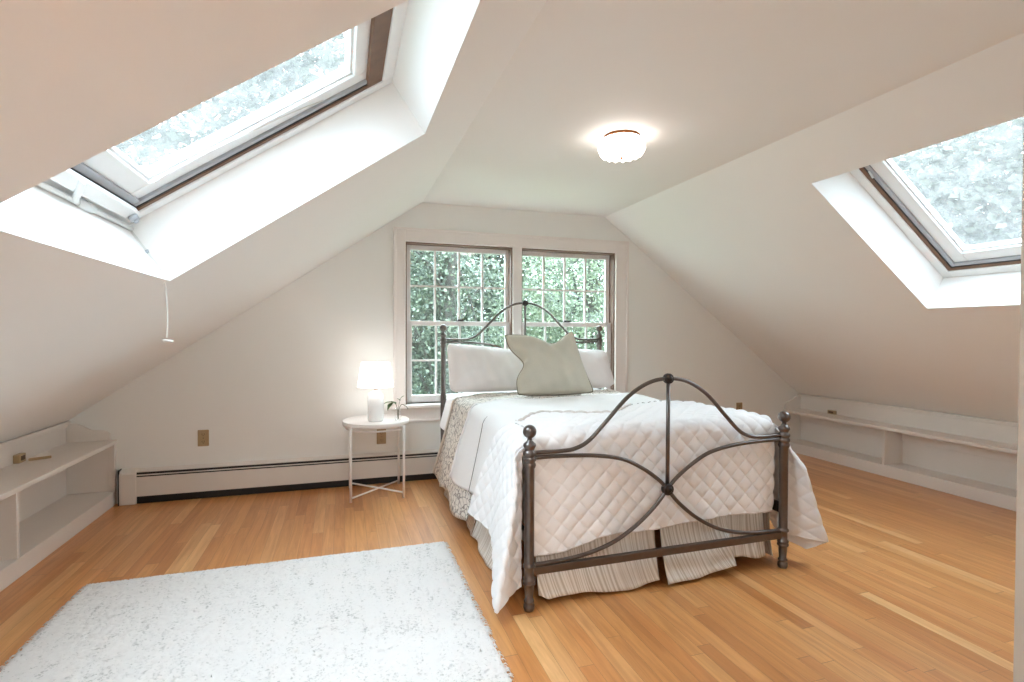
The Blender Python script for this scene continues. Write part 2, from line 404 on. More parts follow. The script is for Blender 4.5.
for a, b in ((WX0, MXA), (MXB, WX1)):
    mb.box(a, .0, WZ0, a+.012, .15, WZ1); mb.box(b-.012, .0, WZ0, b, .15, WZ1); mb.box(a, .0, WZ1-.012, b, .15, WZ1)
mb.box(WX0, .06, WZ0-.03, WX1, .15, WZ0+.01)
mb.build('jamb_liner', M['jamb_wood'], win)
ZM = 1.338
def sash(x0, x1, z0, z1, y0, y1, stile, top, bot, name, mb_lock=False):
    m = MB()
    m.box(x0, y0, z0, x0+stile, y1, z1); m.box(x1-stile, y0, z0, x1, y1, z1)
    m.box(x0+stile, y0, z1-top, x1-stile, y1, z1); m.box(x0+stile, y0, z0, x1-stile, y1, z0+bot)
    s = m.build(name, M['sash'], win, bevel=.003)
    gx0, gx1, gz0, gz1 = x0+stile, x1-stile, z0+bot, z1-top; ym = (y0+y1)/2
    m = MB()
    for k in (1,2,3):
        xx = gx0 + (gx1-gx0)*k/4; m.box(xx-.0085, ym-.009, gz0, xx+.0085, ym+.009, gz1)
    zz = (gz0+gz1)/2; m.box(gx0, ym-.0085, zz-.0085, gx1, ym+.0085, zz+.0085)
    m.build('muntin_grid', M['sash'], s)
    MB().box(gx0-.004, ym-.002, gz0-.004, gx1+.004, ym+.002, gz1+.004).build('glass', M['glass'], s)
    return s
for a, b in ((WX0+.012, MXA), (MXB, WX1-.012)):
    up = sash(a, b, ZM-.02, WZ1-.012, .085, .118, .042, .042, .036, 'upper_sash')
    lo = sash(a, b, WZ0+.006, ZM+.022, .045, .08, .05, .042, .062, 'lower_sash')
    xc = (a+b)/2
    m = MB(); m.box(xc-.035, .05, ZM+.022, xc+.035, .078, ZM+.03); m.lathe((xc, .064), [(.016, ZM+.03), (.016, ZM+.04), (.006, ZM+.042)], 12); m.box(xc-.005, .03, ZM+.03, xc+.04, .06, ZM+.037)
    m.build('sash_lock', M['bronze_dark'], win)

# ------------------------------------------------------------------ skylights
def skylight(name, base, left):
    o, v, n, H, Wd = base
    u = np.array([0, -1, 0.0])
    root = struct_root(name)
    def P(a, b, c): return o + u*a + v*b + n*c
    def ring(a0, a1, c0, c1, extra_top=0):
        """rectangular ring between insets a0 and a1, depth c0..c1"""
        m = MB()
        for (p0, p1, q0, q1) in ((a0, a1, a0, H-a0), (Wd-a1, Wd-a0, a0, H-a0), (a1, Wd-a1, a0, a1), (a1, Wd-a1, H-a1-extra_top, H-a0)):
            m.obox(P(p0, q0, c0), u*(p1-p0), v*(q1-q0), n*(c1-c0))
        return m
    D = .262
    ring(-.002, .055, D-.006, D+.03).build('trim', M['sky_white'], root, bevel=.004)
    ring(.053, .078, D+.002, D+.02, .05).build('wooden_frame', M['sky_wood'], root, bevel=.002)
    ring(.076, .084, D+.006, D+.05).build('gasket', M['sky_dark'], root)
    ring(.082, .110, D+.009, D+.06).build('metal_frame', M['sky_grey'], root, bevel=.003)
    s = ring(.106, .185, D+.020, D+.07).build('sash', M['sky_white'], root, bevel=.006)
    ring(.181, .197, D+.034, D+.07).build('glazing_bead', M['sky_white'], s, bevel=.004)
    m = MB(); m.obox(P(.19, .19, D+.052), u*(Wd-.38), v*(H-.38), n*.005); m.build('glass', M['dirty'], s)
    if left:
        # operator bar, rod and crank at the lower end
        m = MB(); m.obox(P(.11, .035, D-.03), u*(Wd-.2), v*.05, n*.03); b = m.build('operator_bar', M['sky_white'], root, bevel=.006)
        m = MB(); m.tube([P(.02, .012, D-.03), P(Wd-.02, .012, D-.03)], .0085, 10); m.tube([P(.36, .012, D-.03), P(.45, .012, D-.03)], .015, 12); m.build('operator_rod', M['sky_white'], root)
        m = MB(); m.obox(P(.455, .006, D-.04), u*.035, v*.075+u*.10, n*.012); m.build('crank_arm', M['sky_white'], root, bevel=.004)
        m = MB(); m.tube([P(.135, .06, D-.032), P(.135, .06, D-.05)], .017, 12); m.tube([P(.135, .06, D-.05), P(.135, .06, D-.058)], .008, 8); m.build('bar_screw', M['sky_grey'], root)
        m = MB(); m.tube(smooth_path([P(.13, .9, D+.015), P(.16, .75, D+.02), P(.18, .55, D+.02), P(.20, .3, D+.02), P(.19, .2, D+.015)]), .0022, 6); m.build('sash_cord', M['cord'], root)
    else:
        m = MB(); m.tube([P(.088, 1.0, D+.01), P(.088, .95, D+.0)], .006, 8); m.build('sash_hook', M['sky_white'], root)
    return P, D
PL, DL = skylight('window_2', SKY_L, True)
PR, DR = skylight('window_3', SKY_R, False)
# pull cord hanging from the lower corner of the left skylight
c0 = PL(.012, .006, .25)
root = thing('pull_cord', 'thin pale pull cord hanging from the corner of the left skylight', 'cord', (.79, -2.11, 1.226))
e = np.array(PL(0.004, .0, 0.0))
path = smooth_path([c0, PL(.012,.006,.14), PL(.012,.004,.06), e+np.array([-.012,-.014,-.01]), (.909,-2.112,1.38), (.912,-2.112,1.30), (.908,-2.112,1.235)])
MB().tube(path, .0022, 6).build('cord', M['cord'], root)
MB().tube([(.895,-2.112,1.226),(.93,-2.112,1.221)], .005, 8).build('toggle', M['cord'], root)
q = PL(.012,.006,.14); MB().tube([q, q-np.array([-.004,0,.012])], .006, 8).build('bead', M['sky_grey'], root)

# ------------------------------------------------------------------ built-in shelves
def extr_y(poly_xz, y0, y1): 
    return MB().prism([(x, y0, z) for x, z in poly_xz], (0, y1-y0, 0))
Y0 = -.004; YE = YF+.004
bl = thing('built_in_bookshelf', 'low white built-in bookcase with a scalloped end under the left skylight', 'bookshelf', (0,0,0))
BX = -.293
MB().box(BX-.012, YE, 0, BX, Y0, .612).build('back_panel', M['shelf'], bl)
mb = MB(); mb.box(BX, YE, .596, BX+.022, Y0, .6195); mb.box(BX, YE, .58, BX+.01, Y0, .596); mb.build('top_molding', M['shelf'], bl, bevel=.003)
mb = MB(); mb.box(BX, YE, .442, .008, Y0, .470); mb.build('shelf_top', M['shelf'], bl, bevel=.004)
MB().box(BX, YE, .085, -.018, Y0, .0995).build('shelf_bottom', M['shelf'], bl)
MB().box(-.018, YE, 0, 0, Y0, .10).build('kickboard', M['shelf'], bl, bevel=.002)
mb = MB(); mb.box(-.04, -.03, .10, 0, Y0, .442); mb.box(BX, -.022, .10, -.04, Y0, .442); mb.build('end_panel', M['shelf'], bl, bevel=.002)
for yd in (-1.21, -2.42, -3.5):
    MB().box(BX, yd-.012, .10, -.004, yd+.012, .442).build('divider', M['shelf'], bl, bevel=.002)
sc_ = [(BX, .470), (BX, .600)] + [tuple(q) for q in smooth_path([(BX+.03,.604),(-.225,.598),(-.18,.572),(-.145,.552),(-.10,.546),(-.06,.540),(-.035,.522),(-.031,.50)], 5)] + [(-.031, .470)]
mb = MB(); mb.prism([(x, -.024, z) for x, z in sc_], (0, .02, 0)); mb.build('scalloped_end', M['shelf'], bl, bevel=.002)
br = thing('built_in_bookshelf', 'long low white built-in bookcase under the right skylight, behind the bed', 'bookshelf', (W,0,0))
RX = 6.36
MB().box(RX, YE, 0, RX+.012, Y0, .60).build('back_panel', M['shelf'], br)
mb = MB(); mb.box(RX-.03, YE, .588, RX, Y0, .602); mb.box(RX-.018, YE, .572, RX, Y0, .588); mb.build('top_molding', M['shelf'], br, bevel=.004)
MB().box(W-.008, YE, .410, RX, Y0, .438).build('shelf_top', M['shelf'], br, bevel=.004)
MB().box(W+.018, YE, .085, RX, Y0, .0995).build('shelf_bottom', M['shelf'], br)
MB().box(W, YE, 0, W+.018, Y0, .10).build('kickboard', M['shelf'], br, bevel=.002)
MB().box(W, -.03, .10, RX, Y0, .41).build('end_panel', M['shelf'], br, bevel=.002)
mb = MB(); mb.box(RX-.014, YE, .30, RX, Y0, .41); mb.build('back_cleat', M['shelf'], br, bevel=.002)
mb = MB(); mb.prism([(x, -.024, z) for x, z in [(W+.02,.438),(W+.02,.50),(W+.04,.52),(W+.10,.535),(RX-.06,.57),(RX,.585),(RX,.438)]], (0,.02,0)); mb.build('scalloped_end', M['shelf'], br, bevel=.002)
for yd in (-1.12, -2.24, -3.36):
    MB().box(W+.004, yd-.012, .10, RX, yd+.012, .41).build('divider', M['shelf'], br, bevel=.002)
# small things on the shelves
o = thing('junction_box', 'small tan surface outlet box at the back of the left shelf top', 'outlet', (BX+.02, -.62, .47))
MB().box(BX+.001, -.655, .4702, BX+.034, -.585, .522).build('box', M['outlet'], o, bevel=.004)
MB().box(BX+.034, -.640, .485, BX+.037, -.60, .512).build('cover', M['outlet_dark'], o, bevel=.001)
o = MB(); o.prism([(BX+.05,-.60,.4703),(BX+.05,-.585,.4703),(BX+.125,-.545,.4703),(BX+.14,-.537,.4703),(BX+.13,-.553,.4703)], (0,0,.016))
tag(o.build('wooden_wedge', M['stick'], None, bevel=.002), 'pale wooden door wedge lying on the left shelf top', 'wedge')
o = thing('wall_outlet', 'small brown outlet low on the back panel of the right bookcase', 'outlet', (RX-.02, -.42, .438), 'electrical outlets')
MB().box(RX-.03, -.47, .4383, RX-.001, -.385, .476).build('cover_plate', M['outlet'], o, bevel=.003)
MB().box(RX-.033, -.455, .448, RX-.03, -.40, .468).build('receptacle', M['outlet_dark'], o, bevel=.001)

# ------------------------------------------------------------------ wall outlets
def outlet(x, z, label):
    r = thing('wall_outlet', label, 'outlet', (x, -.001, z), 'electrical outlets')
    MB().box(x-.038, -.0075, z-.062, x+.038, -.0008, z+.062).build('cover_plate', M['outlet'], r, bevel=.004)
    for s in (-1, 1):
        m = MB(); zc = z+s*.028
        m.prism([(x+.018*cos(a), -.0095, zc+.017*sin(a)) for a in np.linspace(0, 2*pi, 17)[:-1]], (0, .003, 0)); p = m.build('receptacle', M['outlet'], r)
        m = MB(); m.box(x-.009, -.0105, zc-.004, x-.006, -.0094, zc+.008); m.box(x+.006, -.0105, zc-.004, x+.009, -.0094, zc+.008); m.box(x-.003, -.0105, zc-.012, x+.003, -.0094, zc-.007); m.build('slots', M['outlet_dark'], p)
    m = MB(); m.prism([(x+.004*cos(a), -.009, z+.004*sin(a)) for a in np.linspace(0, 2*pi, 9)[:-1]], (0, .002, 0)); m.build('screw', M['outlet_dark'], r)
outlet(.562, .450, 'tan duplex outlet on the bare back wall above the heater')
outlet(1.882, .385, 'tan duplex outlet on the wall behind the white side table')
outlet(5.555, .47, 'tan outlet on the back wall to the right of the bed')

# ------------------------------------------------------------------ baseboard heater
hx0, hx1 = .035, 4.15
h = thing('baseboard_heater', 'long low cream baseboard heater along the back wall', 'heater', (hx0, -.03, 0)); h['kind'] = 'thing'
mb = MB(); mb.box(hx0+.10, -.058, .055, hx1-.1, -.052, .197); mb.build('front_panel', M['heater'], h, bevel=.002)
mb = MB(); mb.box(hx0+.10, -.012, .0, hx1-.1, -.001, .252); mb.prism([(hx0+.1,-.05,.236),(hx0+.1,-.001,.252),(hx0+.1,-.001,.246),(hx0+.1,-.05,.230)], (hx1-hx0-.2,0,0)); mb.build('back_plate', M['heater'], h)
MB().box(hx0+.1, -.048, .19, hx1-.1, -.012, .2345).build('air_slot_shade', M['black'], h)  # solid black strip standing in for the shade inside the slot
MB().box(hx0+.1, -.050, .05, hx1-.1, -.014, .189).build('fin_element', M['fin'], h)
mb = MB(); mb.box(hx0+.1, -.057, .207, hx1-.1, -.0482, .2135); mb.build('damper', M['heater'], h)
MB().box(hx0+.1, -.046, .001, hx1-.1, -.014, .05).build('shadow_gap', M['black'], h)
for a in (hx0, hx1-.105):
    mb = MB(); mb.prism([(a,-.064,.0),(a,-.064,.222),(a,-.052,.24),(a,-.001,.256),(a,-.001,0)], (.105,0,0)); mb.build('end_cap', M['heater'], h, bevel=.004)
MB().box(hx0-.006, -.064, 0, hx0-.001, -.001, .255).build('end_gasket', M['black'], h)

# ------------------------------------------------------------------ ceiling fixture
def ceiling_light(c, label, mat, zc=ZC):
    r = thing('ceiling_light', label, 'light', (c[0], c[1], zc), None)
    MB().lathe(c, [(.100, zc), (.103, zc-.003), (.103, zc-.010), (.095, zc-.018)], 40).build('brass_ring', M['brass'], r)
    seg = 80; prof = [(.092,-.014),(.110,-.020),(.122,-.036),(.128,-.054),(.129,-.076),(.123,-.094),(.112,-.105),(.085,-.112),(.04,-.116),(.004,-.117)]
    v = []; f = []
    for i, (rr, dz) in enumerate(prof):
        for k in range(seg):
            a = 2*pi*k/seg; w = 1 + .045*cos(16*a)*min(1, i/3)*(1 if i < 8 else .3)
            v.append((c[0]+rr*w*cos(a), c[1]+rr*w*sin(a), zc+dz + (.010*cos(16*a) if 4 <= i <= 6 else 0)))
    for i in range(len(prof)-1):
        for k in range(seg): f.append((i*seg+k, i*seg+(k+1) % seg, (i+1)*seg+(k+1) % seg, (i+1)*seg+k))
    m = MB(); m.add(v, f, True); m.build('glass_shade', mat, r)
    m = MB(); m.lathe(c, [(.002, zc-.130),(.008, zc-.126),(.009, zc-.120),(.004, zc-.115)], 12); m.build('finial', M['brass'], r)
    return r
ceiling_light((3.075, -1.87), 'lit scalloped glass ceiling light with a thin brass ring', M['fixture_glass'])
if HALL_FILL: ceiling_light((1.6, -5.4), 'unseen fill light added in the hallway behind the doorway, shaped as a ceiling light', M['hall_fill'], 2.4)  # unseen lamp added behind the camera to fill the foreground floor

# ------------------------------------------------------------------ side table
TX, TY, TZ = 1.822, -.292, .566
t = thing('side_table', 'small round white metal side table beside the bed', 'table', (TX, TY, 0))
MB().lathe((TX,TY), [(.002,TZ-.012),(.235,TZ-.012),(.243,TZ-.022),(.250,TZ-.022),(.253,TZ-.010),(.252,TZ+.008),(.249,TZ+.012),(.245,TZ+.008),(.240,TZ),(.002,TZ)], 64).build('table_top', M['white_metal'], t)
MB().tube([(TX+.225*cos(a), TY+.225*sin(a), TZ-.045) for a in np.linspace(0, 2*pi, 41)[:-1]], .007, 8, True).build('support_ring', M['white_metal'], t)
LG = [(-1,-1),(1,-1),(-1,1),(1,1)]; hl_ = .193
for sx, sy in LG:
    MB().tube([(TX+sx*hl_, TY+sy*hl_, 0), (TX+sx*hl_, TY+sy*hl_, TZ-.012)], .0095, 12).build('leg', M['white_metal'], t)
for a, b, dz in ((0,3,.0),(1,2,.012)):
    MB().tube([(TX+LG[a][0]*hl_, TY+LG[a][1]*hl_, .03+dz), (TX+LG[b][0]*hl_, TY+LG[b][1]*hl_, .03+dz)], .0065, 10).build('cross_brace', M['white_metal'], t)
# table lamp
LX, LY = 1.818, -.30
l = thing('table_lamp', 'lit white table lamp with a ceramic base on the side table', 'lamp', (LX, LY, TZ))
zb = TZ+.0006
MB().lathe((LX,LY), [(.002,zb),(.052,zb),(.058,zb+.006),(.060,zb+.02),(.0605,zb+.15),(.060,zb+.19),(.055,zb+.208),(.044,zb+.222),(.028,zb+.230),(.013,zb+.234),(.011,zb+.25),(.002,zb+.252)], 40).build('base', M['ceramic'], l)
MB().lathe((LX,LY), [(.012,zb+.245),(.016,zb+.250),(.016,zb+.285),(.010,zb+.29)], 16).build('socket', M['brass'], l)
v0 = MB(); v0.lathe((LX,LY), [(.137,.834),(.110,1.024)], 56, cap=False); v0.lathe((LX,LY), [(.1365,.834),(.1095,1.024)], 56, cap=False)
sh = v0.build('lamp_shade', M['lamp_shade'], l)
m = MB(); m.tube([(LX+.110*cos(a), LY+.110*sin(a), 1.024) for a in np.linspace(0, 2*pi, 41)[:-1]], .0025, 6, True)
m.tube([(LX+.137*cos(a), LY+.137*sin(a), .834) for a in np.linspace(0, 2*pi, 41)[:-1]], .0025, 6, True)
for a in (0, 2*pi/3, 4*pi/3): m.tube([(LX, LY, 1.005), (LX+.109*cos(a), LY+.109*sin(a), 1.02)], .002, 6)
m.tube([(LX, LY, zb+.28), (LX, LY, 1.012)], .003, 6)
m.build('shade_frame', M['white_metal'], l)
# vase with a sprig
VX, VY = 1.988, -.31
va = thing('bud_vase', 'small clear glass vase with a leafy green sprig beside the lamp', 'vase', (VX, VY, TZ))
zb = TZ+.0008
MB().lathe((VX,VY), [(.003,zb),(.027,zb),(.029,zb+.004),(.029,zb+.05),(.024,zb+.066),(.022,zb+.085),(.026,zb+.092),(.024,zb+.092),(.020,zb+.085),(.022,zb+.066),(.026,zb+.05),(.026,zb+.006),(.003,zb+.004)], 24).build('vase', M['vase_glass'], va)
def leaf(m, base, d, up, L, wd):
    d = np.array(d, float); d /= np.linalg.norm(d); up = np.array(up, float); s = np.cross(d, up); s /= np.linalg.norm(s); up = np.cross(s, d)
    B = np.array(base, float); rows = []
    for i, (t_, w_, h_) in enumerate(((0,.08,0),(.2,.7,.05),(.45,1,.07),(.7,.75,.03),(.9,.3,-.05),(1,.03,-.1))):
        p = B + d*L*t_ + up*L*h_; rows.append([p - s*wd*w_ + up*wd*.25, p, p + s*wd*w_ + up*wd*.25])
    m.grid(np.array(rows))
st = MB(); st.tube(smooth_path([(VX,VY,zb+.01),(VX-.008,VY-.004,zb+.10),(VX-.024,VY-.01,zb+.135),(VX-.055,VY-.015,zb+.140)]), .0022, 6)
st.tube(smooth_path([(VX+.004,VY,zb+.01),(VX+.01,VY+.002,zb+.09),(VX+.03,VY,zb+.122),(VX+.062,VY-.006,zb+.108),(VX+.078,VY-.01,zb+.085)]), .0026, 6)
st.tube(smooth_path([(VX,VY+.004,zb+.01),(VX+.004,VY+.004,zb+.10),(VX+.02,VY+.01,zb+.165)]), .0018, 6)
st.build('stem', M['stem'], va)
for b, d, L_, w_ in (((VX-.024,VY-.01,zb+.135),(-1,-.2,.12),.085,.021),((VX-.034,VY-.012,zb+.138),(-.75,-.3,-.75),.075,.026),((VX-.018,VY-.008,zb+.125),(-.6,-.5,.5),.062,.021),((VX-.04,VY-.012,zb+.139),(-.5,.4,-.4),.06,.022),((VX+.02,VY+.01,zb+.165),(.5,-.1,.5),.038,.014),((VX+.016,VY+.008,zb+.15),(-.5,-.3,.5),.036,.014)):
    m = MB(); leaf(m, b, d, (0,0,1), L_, w_); m.build('leaf', M['leaf'], va)

# ------------------------------------------------------------------ rug
rx0, rx1, ry0, ry1 = .372, 2.15, -4.05, -1.435
nx, ny = 180, 262
X, Y = np.meshgrid(np.linspace(rx0, rx1, nx), np.linspace(ry0, ry1, ny), indexing='ij')
edge = np.minimum.reduce([X-rx0, rx1-X, Y-ry0, ry1-Y])
jx = RNG.normal(0, .0035, X.shape); jy = RNG.normal(0, .0035, X.shape)
Z = .004 + .010*sm(0, .012, edge) + RNG.random(X.shape)*.006*sm(-.001,.004,edge)
Xj, Yj = X+jx, Y+jy - .014*(X-rx0)*0
m = MB(); m.grid(np.stack([Xj, Yj, Z], -1))
ring = [(i, 0) for i in range(nx)] + [(nx-1, j) for j in range(1, ny)] + [(i, ny-1) for i in range(nx-2, -1, -1)] + [(0, j) for j in range(ny-2, 0, -1)]
tp = [(Xj[i,j], Yj[i,j], Z[i,j]) for i, j in ring]; bt = [(a, b, .0006) for a, b, c in tp]
k = len(ring); m.add(tp+bt, [(i, (i+1) % k, (i+1) % k+k, i+k) for i in range(k)], True)
rug = thing('area_rug', 'large off-white wool rug flecked with grey on the oak floor', 'rug', ((rx0+rx1)/2, (ry0+ry1)/2, 0))
m.build('pile', M['rug'], rug)
m = MB()
def tuft(x, y, dx, dy):
    L_ = random.uniform(.006, .022); sx, sy = random.uniform(-.5,.5), random.uniform(-.5,.5)
    a = np.array([x, y, .008]); d = np.array([dx+sx*abs(dy), dy+sy*abs(dx), 0]); d /= np.linalg.norm(d)
    m.tube([a-d*.006, a+d*L_*.5+np.array([0,0,.003]), a+d*L_+np.array([0,0,-.005])], [.0018,.0018,.0008], 4)
for i in range(900):
    s = random.random()
    tuft(rx0+(rx1-rx0)*s, ry1, 0, 1)
    if i % 2 == 0: tuft(rx0, ry0+(ry1-ry0)*s, -1, 0); tuft(rx1, ry0+(ry1-ry0)*s, 1, 0)
fr = m.build('fringe', M['rug'], rug); fr['kind'] = 'stuff'

# ------------------------------------------------------------------ bed frame
BX1, BX2 = 2.375, 3.825; BC = 3.1; YFT = -2.298; YHD = -.165
bed = thing('metal_bed', 'dark bronze metal bed with scrolled headboard and footboard', 'bed', (BC, -1.23, 0))
def post_profile(dz, zlow=.0):
    p = [(.012,0),(.022,.004),(.026,.016),(.025,.030),(.017,.038),(.024,.044),(.024,.050),(.018,.056),(.0215,.10),(.0215,.118),(.029,.124),(.029,.132),(.024,.137),(.029,.142),(.029,.150),(.0225,.156),(.0225,.196),(.029,.202),(.029,.210),(.0235,.216),(.0225,.222)]
    q = [(.0225,.648),(.027,.655),(.0295,.664),(.027,.673),(.0235,.678),(.029,.683),(.0305,.691),(.029,.699),(.0235,.704),(.029,.709),(.0305,.717),(.029,.725),(.022,.730),(.022,.737),(.026,.744),(.0295,.752),(.028,.760),(.018,.769),(.011,.777),(.011,.786)]
    ball = [(.031*cos(a), .815+.031*sin(a)) for a in np.linspace(-1.15, pi/2, 10)]; ball[-1] = (.0008, .846)
    return p + [(r, z+dz) for r, z in q] + [(r, z+dz) for r, z in ball]
def end_frame(name, y, dz):
    m = MB()
    half = [(2.385,.718),(2.45,.7175),(2.53,.717),(2.60,.724),(2.672,.758),(2.764,.846),(2.876,.955),(2.99,1.020),(3.1,1.037)]
    full = half + [(2*BC-x, z) for x, z in half[-2::-1]]
    m.tube(smooth_path([(x, y, z+dz) for x, z in full], 6), .0098, 10)
    low = [(2.385,.6955),(2.52,.6945),(2.70,.684),(2.85,.656),(2.96,.603),(3.05,.54),(3.1,.49)]
    dn = [(3.1,.49),(3.03,.412),(2.92,.325),(2.785,.256),(2.63,.219),(2.47,.2085),(2.385,.208)]
    for path in (low, dn, [(2*BC-x, z) for x, z in low], [(2*BC-x, z) for x, z in dn]):
        m.tube(smooth_path([(x, y, z+dz) for x, z in path], 6), .0098, 10)
    m.tube([(BC, y, .49+dz), (BC, y, 1.037+dz)], .0098, 10)
    part = m.build(name, M['bronze'], bed)
    for bx in (BX1, BX2): MB().lathe((bx, y), post_profile(dz), 24).build('post', M['bronze'], part)
    m = MB(); m.box(BX1, y-.012, .163+dz*0, BX2, y+.012, .201+dz*0); m.build('bottom_rail', M['bronze'], part, bevel=.004)
    # rosette and top knot: flattened balls facing the room
    for zz, rr, nm in ((.49, .030, 'rosette'), (1.037, .026, 'knot')):
        m = MB(); prof = [(rr*.999, 0), (rr, .008), (rr*.92, .014), (rr*.75, .017), (rr*.62, .016), (rr*.5, .02), (rr*.3, .024), (.001, .025)]
        for sg in (-1, 1):
            v = []; f = []
            for r_, h_ in prof:
                for k in range(20): v.append((BC+r_*cos(2*pi*k/20), y+sg*h_, zz+dz+r_*sin(2*pi*k/20)))
            for i in range(len(prof)-1):
                for k in range(20):
                    q4 = (i*20+k, i*20+(k+1) % 20, (i+1)*20+(k+1) % 20, (i+1)*20+k); f.append(q4 if sg < 0 else q4[::-1])
            m.add(v, f, True)
        m.build(nm, M['bronze_dark'], part)
    return part
end_frame('footboard', YFT, 0); end_frame('headboard', YHD, .484)
for x0 in (BX1-.008, BX2-.012): MB().box(x0, YFT+.018, .295, x0+.02, YHD-.018, .35).build('side_rail', M['bronze_dark'], bed, bevel=.003)
for yy in (-1.0, -1.7):
    m = MB(); m.box(BX1+.05, yy-.02, .27, BX2-.05, yy+.02, .288); m.tube([(BC, yy, 0), (BC, yy, .27)], .018, 12); m.build('slat', M['bronze_dark'], bed, bevel=.002)

# box spring and mattress
def soft_box(x0, y0, z0, x1, y1, z1, r):
    m = MB(); m.box(x0, y0, z0, x1, y1, z1); return m
bs = thing('box_spring', 'box spring resting in the bed frame inside the striped skirt', 'box spring', (BC, -1.23, .288))
soft_box(2.44, -2.19, .2885, 3.76, -.235, .50, .02).build('body', M['mattress'], bs, bevel=.02, seg=3)
mt = thing('mattress', 'thick mattress under the white bedding of the metal bed', 'mattress', (BC, -1.23, .501))
soft_box(2.44, -2.19, .501, 3.76, -.235, .738, .05).build('body', M['mattress'], mt, bevel=.045, seg=4)

# ------------------------------------------------------------------ cloth helpers
ZT = .760; AH = .655; RR = .05
def wr(x, y, a=.004):
    return a*(np.sin(7.1*x+3.3*y+.5)+.7*np.sin(11.7*y-5.1*x+1.2)+.5*np.sin(17*x+13*y))
def grid_normals(P):
    du = np.gradient(P, axis=0); dv = np.gradient(P, axis=1); n = np.cross(du, dv); l = np.linalg.norm(n, axis=-1, keepdims=True)
    return n/np.maximum(l, 1e-9)
def out_at(side, y, d):
    """how far a side drop swings out from the mattress; every layer follows the same shape so they nest"""
    if side < 0: fl = np.interp(y, [-2.3,-2.0,-1.6,-1.3,-1.05,-.7,-.25], [.06,.07,.12,.19,.22,.17,.15])
    else: fl = .06
    return fl*d + .014*np.minimum(1, d/.25)*np.sin(13*y+side) + .016*np.minimum(1, d/.25)
def drape(yh, yf, off, DL_, DR_, step=.02, nt_=60, xtra=None, topz=None, left=True, right=True, flare=(.06,.06), wave=(.012, 16)):
    """cloth over the mattress. yh(sx), yf(sx): head and foot edge as functions of signed cross coordinate sx in
    [-1-q .. 1+q]; DL_(t), DR_(t): drop lengths. returns point grid [cross, along] and arc-length (U, V)"""
    cols = []; r = RR+off
    t = np.linspace(0, 1, nt_)
    def col(side, q, a=None, s=None):
        # s: top coordinate -1..1 ; a: arc angle ; q: drop fraction
        if s is not None: key = s
        elif a is not None: key = side*(1+.02*a)
        else: key = side*(1.05+q)
        y = yh(key) + (yf(key)-yh(key))*t
        zt = ZT+off
        if s is not None: x = BC+s*AH + 0*t; z = zt + wr(x, y) - .012*sm(.75,1,abs(s)); U = s*AH+0*t
        elif a is not None: x = BC+side*(AH+r*sin(a)) + 0*t; z = zt-.012-r*(1-cos(a)) + wr(x,y)*cos(a); U = side*(AH+r*a)+0*t
        else:
            D = (DL_ if side < 0 else DR_)(t); d = q*D
            x = BC+side*(AH+r+out_at(side, y, d)); z = zt-.012-r-d*.985; U = side*(AH+r*pi/2+d)
        P = np.stack([x, y, z], -1)
        return P, U, y
    nd = max(4, int(.55/step)); nt2 = int(2*AH/step); na = 5
    if left:
        for q in np.linspace(1, 0, nd): cols.append(col(-1, q))
        for a in np.linspace(pi/2, 0, na+1)[1:]: cols.append(col(-1, 0, a=a))
    for s in np.linspace(-1, 1, nt2)[(1 if left else 0):]: cols.append(col(0, 0, s=s))
    if right:
        for a in np.linspace(0, pi/2, na+1)[1:]: cols.append(col(1, 0, a=a))
        for q in np.linspace(0, 1, nd)[1:]: cols.append(col(1, q))
    return np.array([c[0] for c in cols]), np.array([c[1] for c in cols]), np.array([c[2] for c in cols])
def cloth_obj(P, name, mat, parent, thick=.006, disp=None):
    if disp is not None:
        n = grid_normals(P); n = np.where(n[..., 2:3] < -.2, -n, n) if False else n
        P = P + n*disp[..., None]
    m = MB(); m.grid(P); o = m.build(name, mat, parent)
    s = o.modifiers.new('Solidify', 'SOLIDIFY'); s.thickness = thick; s.offset = -1
    return o

# fitted sheet
sh = thing('bed_sheet', 'plain white sheet hanging off the bed corner below the pillows', 'sheet', (BC, -.5, ZT))
P, U, V = drape(lambda k: -.24+0*k, lambda k: -.95 + (.30 if k < -1.0 else 0), .004, lambda t: .21+.02*t, lambda t: .3+0*t, .03, 40, flare=(.22,.06), wave=(.010, 15))
cloth_obj(P, 'sheet', M['sheet'], sh)
# patterned quilt
pq = thing('patterned_quilt', 'grey floral patterned quilt showing between the pillows and the white coverlet', 'quilt', (BC, -.9, ZT))
def pq_h(k):
    if k < -1: return -.60 + .22*min(1, -k-1.02)
    return -.50 - .10*(k < -.8)*(-k-.8)/.2
P, U, V = drape(pq_h, lambda k: -1.45 + 0*k, .0155, lambda t: .565+.03*np.sin(9*t), lambda t: .45+0*t, .025, 50, flare=(.16,.05), wave=(.014, 13))
cloth_obj(P, 'quilt_body', M['pattern'], pq, .008)
i0 = [i for i in range(P.shape[0]) if U[i,0] < -.66]
edge_path = P[i0, 0] + np.array([-.004, .0, .002])
b0 = P[i0, 0]; b1 = P[i0, 0] + np.array([0, .06, 0]); 
m = MB(); G = np.stack([b0 + np.array([-.014,-.012,.002]), b0*.5+b1*.5+np.array([-.016,0,0]), b1+np.array([-.006,0,0])], 1); m.grid(G); o_ = m.build('border', M['pattern_border'], pq); s_ = o_.modifiers.new('Solidify','SOLIDIFY'); s_.thickness = .006; s_.offset = 0
